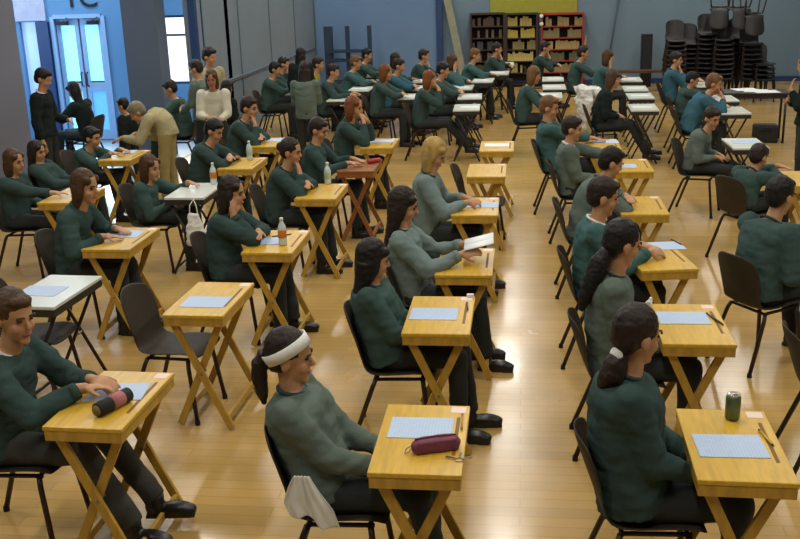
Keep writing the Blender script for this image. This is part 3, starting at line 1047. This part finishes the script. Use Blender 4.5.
far_desks = [((342, 98), 'white desk beside the standing long-haired girl'), ((361, 88.5), 'long pale desk left of the far auburn pupil'), ((365, 81.5), 'white desk second behind the far left desk'),
             ((369, 75), 'white desk farthest back near the trolley posts'), ((411, 96), 'white desk of the left far auburn pupil'), ((415, 87.5), 'white desk behind that of the left far auburn pupil'),
             ((423, 80), 'white desk third back left of the middle'), ((467, 107), 'white desk of the far auburn-haired pupil'), ((470, 96), 'white desk of the boy behind the far auburn pupil'),
             ((462, 87), 'white desk in front of the diagonal board'), ((483, 80), 'white desk in the far middle below the left bookcase'), ((499, 72.5), 'white desk below the middle bookcase'),
             ((505, 63.5), 'white desk farthest back below the bookcases'), ((550, 95), 'white desk of the blond-haired far aisle pupil'), ((554, 86.5), 'white desk second in the far aisle row'),
             ((553, 78.5), 'white desk third in the far aisle row'), ((586, 88), 'white desk behind the white draped jacket'), ((643, 107), 'white desk of the girl with stretched legs'),
             ((640, 95.5), 'white desk behind that of the stretched-leg girl'), ((635, 88), 'white desk third in the right far row'), ((630, 79), 'white desk farthest back in the right far row')]
for (p, lab) in far_desks:
    w_ = at(p[0], p[1], DZ)
    put(DESKP['white'], w_.x, w_.y, random.uniform(-3, 3), lab, GD)
    paper(p[0] + random.uniform(-2, 2), p[1], random.uniform(-6, 6), 'paper on the ' + lab, True)

# ------------------------------------------------------------------ people on their feet
def stand(who, head, Y, yaw, key=None, lx=.05, **sp):
    h = atY(head[0], head[1], Y)
    sp.setdefault('vox', .012)
    s = sp.setdefault('s', max(.8, min(1.05, h.z / 1.62)))
    sp.update(stand=True, head=(lx, h.z))
    c, n = math.cos(R(yaw)), math.sin(R(yaw))
    person(who, (h.x - lx * c, Y - lx * n, 0), yaw, sp, key)


HOLD = lambda z=1.05: (('x', (.26, -.07, z), (.5, .8, .1), (-.6, 0, -.6), .6), ('x', (.28, .08, z - .03), (.5, -.8, .1), (-.6, 0, -.6), .6))
stand('Man in a dark jacket standing by the glazed doors', (43, 79), 11.5, 5, hair=('short', 'black'), top='black', arms=(('side',), HOLD(1.1)[1]), hp=25, collar='white', trou='navy', stride=.05)
stand('Woman in a white blouse standing with folded arms', (211.5, 79), 12.3, -80, f=True, puff=.008, wr=.006, hair=('bob', 'brown'), top='white', arms=HOLD(1.0), hp=18, skin=SKIN2, facep=True)
stand('Tall dark-haired man standing behind the woman in white', (209.5, 57), 13.7, -40, hair=('short', 'black'), top='beige', arms=(('side',), ('side',)), hp=15, hy=25)
stand('Person with dark hair looking left before the bright window', (196, 69), 13.2, 170, hair=('short', 'dark'), top='moss', arms=HOLD(1.0), hp=20, facep=True)
stand('Person with long black hair right of the woman in white', (227, 88), 12.9, 60, f=True, hair=('long', 'black'), top='black', arms=(('side',), ('side',)))
stand('Girl with long hair standing with her back turned', (304.5, 70), 13.6, 95, f=True, hair=('long', 'dark'), top='moss', arms=HOLD(.95), hp=12)
stand('Person with long black hair standing at the partition', (301, 55), 16.3, 80, f=True, hair=('long', 'black'), top='black', arms=(('side',), ('side',)))
stand('Person in dark clothes half hidden behind the stooping man', (123, 106), 12.5, 170, hair=('short', 'black'), top='black', arms=(('side',), ('side',)), hp=15)
stand('Adult in dark clothes standing at the right edge', (806, 66), 11.9, 175, f=True, hair=('bob', 'sandy'), top='black', arms=(('x', (.22, -.05, 1.12), (.2, .9, .3), (-1, 0, 0), .6), ('x', (.2, .06, 1.28), (-.2, -.3, 1), (-1, 0, 0), .7)), hp=15)
far('pupil reading by the bright window', 'Wn', (170, 86), 13.9, yaw=185, hair=('short', 'dark'), top='green', arms=(D_, D_), hp=25)
far('girl with long dark hair sitting by the glazed doors', 'Dg', (75, 101), 13.9, yaw=170, hair=('long', 'black'), top='black', arms=(D_, D_), f=True, hp=25)
# the stooping man
g = at(172, 203, 0)
h = atY(134, 114, g.y - .15)
person('Stooping man in a beige shirt and khaki trousers', (g.x, g.y, 0), 186,
       dict(vox=.010, stand=True, hipz=.90, hipx=-.03, head=(abs(h.x - g.x) / math.cos(R(6)), h.z), s=1.0, hair=('short', 'grey'), top='beige', trou='khaki', hp=38, hy=12, bow=True, arch=(-.04, 0, .12), wr=.008,
            arms=(('x', (.42, -.16, .86), (.8, .3, -.3), (0, 0, -1), .5), ('x', (.50, .14, .86), (.8, -.3, -.3), (0, 0, -1), .5)), stride=.04))

# ------------------------------------------------------------------ small things on the desks
def bottle(px, py, label, liquid, z=DZ):
    p = at(px, py, z)
    t = thing('drink_bottle', label, 'bottle', (p.x, p.y, z), 0, 'drink bottles on the desks')
    MB().lathe((0, 0, 0), [(.026, 0), (.032, .008), (.032, .045), (.030, .06), (.032, .075), (.032, .13), (.026, .155), (.013, .178), (.012, .19)]).build('bottle_body', mat('clear_bottle_plastic', 'C8D4CC', rough=.15, spec=.7), t, True)
    MB().lathe((0, 0, .19), [(.014, 0), (.014, .02), (.011, .022)]).build('cap', mat('white_cap_plastic', 'E2E2DC', rough=.4), t, True)
    MB().lathe((0, 0, .06), [(.0325, 0), (.0335, .002), (.0335, .058), (.0325, .06)]).build('bottle_label', liquid, t, True)


ORANGE = mat('orange_label_paper', 'C9762C', rough=.4)
GREENISH = mat('pale_green_label_paper', 'A8C4A6', rough=.4)
bottle(283, 245, 'bottle with an orange label beside the cheek-resting girl', ORANGE)
bottle(328, 184, 'clear bottle on the desk of the chin-leaning girl', GREENISH)
bottle(250, 160, 'pale bottle on the desk of the sprawled pupil', GREENISH)
bottle(214, 184, 'bottle with an orange label on the white-topped desk', ORANGE)
p = at(732, 419, DZ)
t = thing('drink_can', 'green and silver drink can near the corner of a desk', 'can', (p.x, p.y, DZ))
MB().lathe((0, 0, 0), [(.024, 0), (.031, .008), (.0325, .012), (.0325, .105), (.027, .118)], 24).build('can_body', mat('greenish_can_print', '5E6E4A', rough=.3, metal=.5, var=.35, scale=40, stretch=(1, 1, .4)), t, True)
MB().lathe((0, 0, .118), [(.0285, 0), (.0285, .004), (.024, .002), (.001, .0015)], 24).build('can_lid', mat('bare_aluminium', 'C9CCC6', rough=.25, metal=.9), t, True)
MB().box((.006, 0, .1225), (.018, .011, .002)).build('pull_tab', mat('bare_aluminium', 'C9CCC6'), t)


def pen(px, py, ang, label, col, tip):
    p = at(px, py, DZ)
    t = thing('pen', label, 'pen', (p.x, p.y, DZ + .0068), R(ang), 'pens on the desks')
    MB().cone((-.07, 0, 0), (.055, 0, 0), .0052, .0052, 10).build('barrel', mat('pen_' + col, col, rough=.35), t, True)
    MB().cone((.055, 0, 0), (.073, 0, 0), .0052, .001, 10).build('tip', mat('pen_' + tip, tip, rough=.4), t, True)
    MB().cone((-.085, 0, 0), (-.07, 0, 0), .0048, .0054, 10).build('pen_cap', mat('pen_' + tip, tip, rough=.4), t, True)


pen(767, 440, -80, 'yellow pen with a black end near the drink can', 'C8A33A', '191919')
pen(713, 319, -75, 'dark pen in the groove near the long-ponytail girl', '23261E', '191919')
pen(718, 322, -75, 'black pen at the right edge near the long-ponytail girl', '1B1B1B', '191919')
pen(467.5, 308, -85, 'dark pen at the right edge of the black-haired girl\'s desk', '22251E', '191919')
pen(677, 243, -70, 'dark pen in the groove beside the writing boy\'s paper', '2A2416', '191919')
pen(462, 424, -88, 'yellow pencil in the groove beside the headband girl\'s paper', 'BE9230', '6B4A1E')
pen(283, 236, 30, 'small pen by the bottle with an orange label', '2A2416', '191919')

# maroon pencil case with its zip
p = at(436, 450, DZ)
t = thing('pencil_case', 'soft maroon pencil case on the headband girl\'s desk', 'pencil case', (p.x, p.y, DZ), R(20))
c_ = MB(); c_.ell((-.075, 0, .030), (.035, .036, .028)); c_.ell((.075, 0, .030), (.035, .036, .028)); c_.box((0, 0, .030), (.17, .066, .055)); c_.box((0, 0, .007), (.19, .06, .012))
link('pouch', c_.solid('pouch', mat('maroon_fabric', '74384A', rough=.8, bump=.2), .006, 6, .004, .05), t)
MB().tube([(-.09, .004, .058), (0, .004, .063), (.09, .004, .058)], .003, 6).build('zip', mat('dark_zip', '3A1C24'), t, True)
MB().tube([(-.105, 0, .035), (-.125, .012, .02), (-.135, 0, .006), (-.12, -.012, .012), (-.105, 0, .03)], .003, 6).build('loop', mat('tan_cord', 'B29A66'), t, True)
# bunch of keys
p = at(459, 460.5, DZ)
t = thing('key_bunch', 'small bunch of dark keys beside the maroon pencil case', 'keys', (p.x, p.y, DZ), R(10))
MB().tube([(.018 * math.cos(a * .7), .018 * math.sin(a * .7), .004) for a in range(10)], .0022, 6).build('key_ring', mat('steel', '8E8E88'), t, True)
for k, a in enumerate((20, 75, 150)):
    MB().bar((0.018 * math.cos(R(a)), .018 * math.sin(R(a)), .004 + .002 * k), (.06 * math.cos(R(a)), .06 * math.sin(R(a)), .003 + .002 * k), .009, .002).build('key', mat('dull_metal', '55564E', rough=.4, metal=.8), t)
# pencil case of the boy at the left front: a rolled black and pink pouch
p = at(114, 409, DZ)
t = thing('pencil_case', 'rolled black and pink pencil case on the left front desk', 'pencil case', (p.x, p.y, DZ), R(68))
MB().tube([(-.105, 0, .036), (-.10, 0, .036), (.10, 0, .036), (.105, 0, .036)], [.028, .035, .035, .028], 18).build('pouch', mat('black_fabric', '1C1A18', rough=.8), t, True)
MB().tube([(-.02, 0, .0365), (.055, 0, .0365)], [.0358, .0358], 18).build('stripe', mat('pink_fabric', 'A86A66', rough=.8), t, True)
MB().tube([(-.11, 0, .036), (-.106, 0, .036)], [.026, .026], 18).build('end_patch', mat('tan_fabric', '7C6A3A', rough=.8), t, True)
# crumpled tissues
p = at(649, 307, DZ)
c_ = MB().ell((0, 0, .022), (.022, .018, .022)).ell((.01, .008, .04), (.012, .012, .018)).ell((-.03, -.008, .012), (.03, .02, .012))
o = link('crumpled_tissue', c_.solid('crumpled_tissue', WHITE, .005, 1, .006, .02), None, (p.x, p.y, DZ + .001))
tag(o, 'crumpled white tissue on the desk corner of the long-ponytail girl', 'tissue')
p = at(472, 297.5, DZ)
o = MB().box((0, 0, .011), (.045, .025, .022)).build('eraser', WHITE, None, bevel=.004, loc=(p.x - .01, p.y + .0, DZ + .0015))
tag(o, 'white eraser at the far corner of the black-haired girl\'s desk', 'eraser')
# white cloth hanging from the headband girl's chair
q = at(422, 437, DZ)
vs = []
for i in range(13):
    for j in range(15):
        u, v = j / 14 * 2 - 1, i / 12
        wd = .035 + .075 * min(1, v * 1.5)
        vs.append((u * wd + .05 * v * v, .016 * math.sin(u * 7 + v * 3) * v + .008 * math.sin(u * 15 + 1), .13 - .22 * v - .05 * v * (u * .8 + .3 * math.sin(u * 5))))
c_ = MB().add(vs, [(i * 15 + j, i * 15 + j + 1, (i + 1) * 15 + j + 1, (i + 1) * 15 + j) for i in range(12) for j in range(14)])
cp = atY(303, 499, q.y - .26)
o = link('white_cloth', evaluate(c_.mesh('white_cloth', WHITE, True), [('SOLIDIFY', dict(thickness=.006)), ('SUBSURF', dict(levels=1))], WHITE), None, (cp.x, cp.y, cp.z - .02))
tag(o, 'crumpled white cloth hanging from the headband girl\'s chair', 'cloth')
# reading paper of the girl in the greyish jumper
_d = at(466, 261, DZ)
t = thing('open_booklet', 'open white paper held up by the girl in the greyish jumper', 'paper', (_d.x + .09, _d.y, DZ + .115), R(-88))
for s in (-1, 1):
    vs = []
    for i in range(7):
        for j in (0, 1):
            u = i / 6
            vs.append((s * .145 * u, -.10 + .2 * j, .014 * math.sin(u * 3) + j * .05))
    me = MB().add(vs, [(2 * i, 2 * i + 2, 2 * i + 3, 2 * i + 1) for i in range(6)]).mesh('leaf', PAPW, True)
    link('leaf', evaluate(me, [('SOLIDIFY', dict(thickness=.002))], PAPW), t)
# carrier bag hanging on the white desk
q = at(195, 190, DZ)
t = thing('carrier_bag', 'white carrier bag hanging from the white-topped desk', 'bag', (q.x + .10, q.y - .385, .33), 0)
c_ = MB(); c_.loft([(V((0, 0, .30)), V((.05, 0, 0)), V((0, .03, 0))), (V((0, 0, .2)), V((.07, 0, 0)), V((0, .045, 0))), (V((0, 0, .08)), V((.10, 0, 0)), V((0, .06, 0))), (V((0, 0, 0)), V((.09, 0, 0)), V((0, .05, 0)))])
link('bag_body', c_.solid('bag_body', WHITE, .011, 3, .018, .09), t)
MB().tube([(-.04, 0, .29), (-.03, 0, .38), (0, .03, .43), (.03, 0, .38), (.04, 0, .29)], .006, 6).build('handle', WHITE, t, True)
# red pencil case on the reddish desk
p = at(374, 163, DZ)
o = MB().tube([(-.08, 0, .025), (-.075, 0, .025), (.075, 0, .025), (.08, 0, .025)], [.015, .024, .024, .015], 14).build('pencil_case', mat('red_fabric', 'A8393A', rough=.7), None, True, loc=(p.x, p.y, DZ + .001), rz=R(40))
tag(o, 'red pencil case on the reddish-brown desk', 'pencil case')
# white jacket draped over a chair
p = at(598, 140, 0)
put(CHAIRP, p.x, p.y, 25, 'chair under the white draped jacket', GC)
c_ = MB()
c_.loft([(V((-.30, 0, .90)), V((.04, 0, 0)), V((0, .09, 0))), (V((-.29, 0, .84)), V((.09, 0, 0)), V((0, .19, 0))), (V((-.27, -.02, .66)), V((.10, 0, 0)), V((0, .23, 0))), (V((-.31, -.05, .42)), V((.07, 0, 0)), V((0, .17, 0))), (V((-.32, -.08, .22)), V((.04, 0, 0)), V((0, .09, 0)))])
c_.loft([(V((-.20, .1, .85)), V((.06, 0, 0)), V((0, .10, 0))), (V((-.02, .12, .78)), V((.09, 0, .04)), V((0, .12, 0))), (V((.12, .1, .55)), V((.06, 0, .03)), V((0, .11, 0)))])
o = link('white_jacket', c_.solid('white_jacket', WHITE, .014, 3, .03, .14), None, (p.x, p.y, 0)); o.rotation_euler.z = R(25)
tag(o, 'white jacket draped over a chair in the far aisle', 'jacket')

# ------------------------------------------------------------------ the back of the hall
def bookcase(x0, x1, z1, m, label, nsh, backm):
    t = thing('bookcase', label, 'bookcase', ((x0 + x1) / 2, YW - .16, 0), 0)
    w_ = x1 - x0
    for s in (-1, 1):
        MB().box((s * (w_ / 2 - .02), 0, z1 / 2), (.04, .3, z1)).build('side_panel', m, t)
    MB().box((0, 0, z1 - .02), (w_ - .08, .3, .04)).build('top_panel', m, t)
    MB().box((0, .14, z1 / 2), (w_ - .08, .015, z1 - .08)).build('back_panel', backm, t)
    zs = [.06 + i * (z1 - .1) / nsh for i in range(nsh)]
    for z in zs:
        MB().box((0, -.005, z), (w_ - .08, .26, .025)).build('shelf', m, t)
    return zs, t


DKWOOD = mat('dark_brown_wood', '3A2A20', rough=.5, stretch=(1, 1, 6))
REDF = mat('red_shelf_paint', '9A2E20', rough=.5)
DKBACK = mat('dark_shelf_back', '2A231E', rough=.8)
e = lambda px, py: atY(px, py, YW - .3)
specs = [(470, 505, 'dark wooden bookcase on the left of the back wall', DKWOOD, 6, ['5A4A40', '4A3C38', '6E5A4C', '3E3A44'], .5),
         (505.5, 538, 'wooden bookcase full of yellow books in the middle', DKWOOD, 6, ['A8963E', '9A8A48', 'B8A860', '7C7040'], .85),
         (541, 584, 'red-framed bookcase on the right of the back wall', REDF, 6, ['7A7448', '8C7C50', '5E5A40', 'A08A5A'], .8)]
for (a, b, lab, m, n, cols, dens) in specs:
    x0, x1, z1 = e(a, 30).x, e(b, 30).x, e((a + b) / 2, 13).z
    zs, t = bookcase(x0, x1, z1, m, lab, n, DKBACK)
    for si, z in enumerate(zs):
        if si < 1: continue
        x = x0 + .05
        gap = (z1 - .1) / n
        while x < x1 - .1:
            bw = random.uniform(.045, .075); bh = gap * random.uniform(.6, .82)
            if random.random() < dens:
                o = MB().box((0, 0, bh / 2), (bw, .18, bh)).build('book', mat('book_' + random.choice(cols), cols[0]) if 0 else mat('book_cover_' + cols[si % 4], cols[si % 4], var=.3, scale=3), None, loc=(x + bw / 2, YW - .18, z + .0126))
                tag(o, 'faded book standing in the ' + lab, 'book', 'books in the ' + lab)
            x += bw + .004
y0 = atY(490, 0, YW - .03); y1 = atY(577, 12, YW - .03)
o = MB().box(((y0.x + y1.x) / 2, YW - .017, y1.z + .45), (y1.x - y0.x, .03, .9)).build('notice_board', mat('yellow_board_paper', '9C9A34', rough=.8, var=.06), None)
tag(o, 'big yellow notice board above the bookcases', 'board')
# white cups on top of the post between bookcases
for k, (px, py) in enumerate(((541.5, 16), (541.5, 24))):
    p = atY(px, py, YW - .33)
    o = MB().ell((0, 0, 0), (.045, .012, .045)).build('wall_rosette', WHITE, None, True, loc=(p.x, YW - .325, p.z))
    tag(o, ('upper' if k == 0 else 'lower') + ' white round badge on the edge of the red bookcase', 'badge')
# leaning board and pole
a, b = atY(446, -6, YW - .12), atY(463, 66, YW - .35)
o = MB().bar(a, (b.x + .06, b.y, .03), .17, .03, (0, -1, 0)).build('leaning_board', mat('greyish_board', '8C8C78', rough=.7), None)
o.data.transform(Matrix.Identity(4)); tag(o, 'long pale board leaning diagonally in the back corner', 'board')
a, b = atY(620, -6, YW - .05), atY(606, 60, YW - .2)
o = MB().tube([a, (b.x - .02, b.y, .02)], .022, 8).build('leaning_pole', mat('dark_pole_paint', '3E4C58'), None, True)
tag(o, 'dark slanting pole against the right of the back wall', 'pole')
# trolley of dark posts before the blue panel
t = thing('storage_trolley', 'dark upright trolley frame standing before the blue panel', 'trolley', (atY(349, 60, 23.2).x, 23.2, 0), 0)
DKT = mat('dark_blue_steel', '22354C', rough=.6)
hz = atY(349, 26, 23.2).z
for px, w_ in ((329, .2), (348, .09), (370, .09)):
    xx = atY(px, 50, 23.2).x - t.location.x
    MB().box((xx, 0, hz / 2 + .02), (w_, .1, hz - .04)).build('post', DKT, t)
xa, xb = atY(330, 50, 23.2).x - t.location.x, atY(370, 50, 23.2).x - t.location.x
for z in (.25, .75, atY(349, 51, 23.2).z): MB().box(((xa + xb) / 2, 0, z), (xb - xa, .3, .06)).build('shelf', DKT, t)
for xx in (xa, xb):
    MB().cone((xx, -.03, .04), (xx, .03, .04), .04, .04, 14).build('castor', RUB, t)
# dark panel and low bench right of the red bookcase
p = atY(646, 60, 23.4)
t = thing('loudspeaker', 'narrow dark speaker box standing by the right back wall', 'speaker', (p.x, 23.4, 0))
zz = atY(646, 34, 23.4).z
MB().box((0, 0, zz / 2), (.24, .24, zz)).build('cabinet', BLACKP, t, bevel=.01)
MB().box((0, -.126, zz * .6), (.19, .012, zz * .7)).build('grille', mat('dark_grille', '26282A', rough=.9), t)
p = atY(640, 68, 22.6)
t = thing('low_bench', 'long brown bench along the right back wall', 'bench', (p.x, 22.6, 0))
MB().box((0, 0, .43), (1.5, .3, .05)).build('seat', mat('brown_bench_wood', '5E3A26', rough=.5), t, bevel=.006)
for x in (-.65, .65):
    MB().box((x, 0, .2), (.06, .26, .41)).build('leg', DKWOOD, t)
# stacks of chairs at the right, some upside down on top
STACKP = copy_tree(CHAIRP)
for ch in STACKP.children:
    if ch.name.startswith('shell'):
        ch.data = ch.data.copy(); ch.data.materials[0] = mat('near_black_plastic', '1C1A18', rough=.55)
gs = 'chairs stacked against the right back wall'
for (px, n, Y, rz) in ((675, 9, 20.9, -90), (690, 8, 21.3, -85), (706, 10, 21.2, -95), (722, 9, 20.9, -90), (738, 9, 21.3, -90), (750, 8, 20.8, -88), (762, 4, 20.6, -80)):
    x = atY(px, 70, Y).x
    for k in range(n):
        put(STACKP, x, Y + k * .012, rz + random.uniform(-3, 3), 'dark chair in the tall stacks against the right back wall', gs, k * .095)
for (px, Y, z) in ((716, 21.2, 1.62), (735, 20.9, 1.62), (748, 20.8, 1.5)):
    x = atY(px, 70, Y).x
    o = put(STACKP, x, Y, 90, 'upside-down dark chair on top of the stacks with its legs up', 'upside-down chairs on the stacks', z + .62)
    o.rotation_euler = (R(180), 0, R(random.choice((80, 95))))
# table with papers at the right back, black case on the floor
p = at(755, 91, DZ)
t = thing('side_table', 'dark table with spread papers at the right back', 'table', (p.x, p.y, 0), R(-6))
MB().box((0, 0, DZ - .015), (.95, .55, .03)).build('table_top', mat('dark_table_top', '2C2620', rough=.4), t, bevel=.004)
MB().box((0, 0, DZ - .06), (.87, .47, .06)).build('apron', DKWOOD, t)
for sx in (-1, 1):
    for sy in (-1, 1): MB().tube([(sx * .43, sy * .23, DZ - .03), (sx * .43, sy * .23, 0)], .018).build('leg', TUBE, t, True)
for k, (px, py, rz) in enumerate(((745, 89.5, 10), (756, 91, -8), (766, 92, 4))):
    w_ = at(px, py, DZ)
    o = link('loose_paper', PAPW_ME, None, (w_.x, w_.y, DZ + .0005 + .0026 * k)); o.rotation_euler.z = R(rz); o.scale = (1.3, 1.6, 1)
    tag(o, ('left', 'middle', 'right')[k] + ' sheet of the papers spread on the dark side table', 'paper', 'papers on the side table')
p = at(766, 143, 0)
t = thing('black_case', 'black box bag standing on the floor by the right edge', 'bag', (p.x, p.y + .12, 0), R(-6))
MB().box((0, 0, .13), (.36, .24, .26)).build('case_body', mat('black_case_cloth', '1A1B1C', rough=.6), t, bevel=.02)
MB().box((0, 0, .267), (.33, .2, .014)).build('lid', mat('grey_lid_edge', '3C3E40', rough=.5), t, bevel=.004)
MB().tube([(-.07, -.122, .17), (-.06, -.14, .20), (.06, -.14, .20), (.07, -.122, .17)], .008).build('handle', RUB, t, True)
# bag on the vestibule floor
p = at(71, 168, 0)
t = thing('sports_bag', 'blue-grey bag on the floor before the glazed doors', 'bag', (p.x, p.y, 0), R(5))
c_ = MB(); c_.ell((0, 0, .15), (.24, .13, .14)); c_.box((0, 0, .1), (.4, .2, .18))
link('bag_body', c_.solid('bag_body', mat('blue_grey_cloth', '44566A', rough=.8), .012, 4, .012, .1), t)
MB().tube([(-.1, 0, .26), (-.08, 0, .34), (.08, 0, .34), (.1, 0, .26)], .01).build('handle', RUB, t, True)

for pr_ in list(DESKP.values()) + [CHAIRP, STACKP]:
    remove_tree(pr_)

# ------------------------------------------------------------------ daylight, added vestibule fill and exposure
w = bpy.data.worlds.new('daylight'); SC.world = w
w.use_nodes = True
nt = w.node_tree
sky = nt.nodes.new('ShaderNodeTexSky')
sky.sky_type = 'HOSEK_WILKIE'
nt.links.new(sky.outputs['Color'], nt.nodes['Background'].inputs['Color'])
nt.nodes['Background'].inputs['Strength'].default_value = .4
for x, y, e_, c in (((dl + dr) / 2, VW - .2, 60, (.6, .85, 1)), ((wl + wr) / 2, VW - .2, 35, (1, .97, .9))):
    ld = bpy.data.lights.new('daylight_glow', 'AREA'); ld.shape = 'RECTANGLE'; ld.size = .9; ld.size_y = 1.6; ld.energy = e_; ld.color = c
    lo = bpy.data.objects.new('daylight_glow', ld); C.objects.link(lo)
    lo.location = (x, y, 1.2); lo.rotation_euler = (R(-90), 0, 0)
for x, y, z, rx, ry, e_ in ((-7.6, 14.9, 5.2, 0, 0, 150), (-10.0, 14.8, 2.2, 0, 90, 60)):  # added fill lights to brighten the blue vestibule
    ld = bpy.data.lights.new('vestibule_fill', 'AREA'); ld.shape = 'RECTANGLE'; ld.size = 1.6; ld.size_y = 1.2; ld.energy = e_; ld.color = (.8, .92, 1)
    lo = bpy.data.objects.new('vestibule_fill', ld); C.objects.link(lo)
    lo.location = (x, y, z); lo.rotation_euler = (R(rx), R(-ry), 0)
vs = SC.view_settings
vs.view_transform = 'Standard'; vs.look = 'None'; vs.gamma = 1; vs.use_curve_mapping = False
vs.exposure = 0
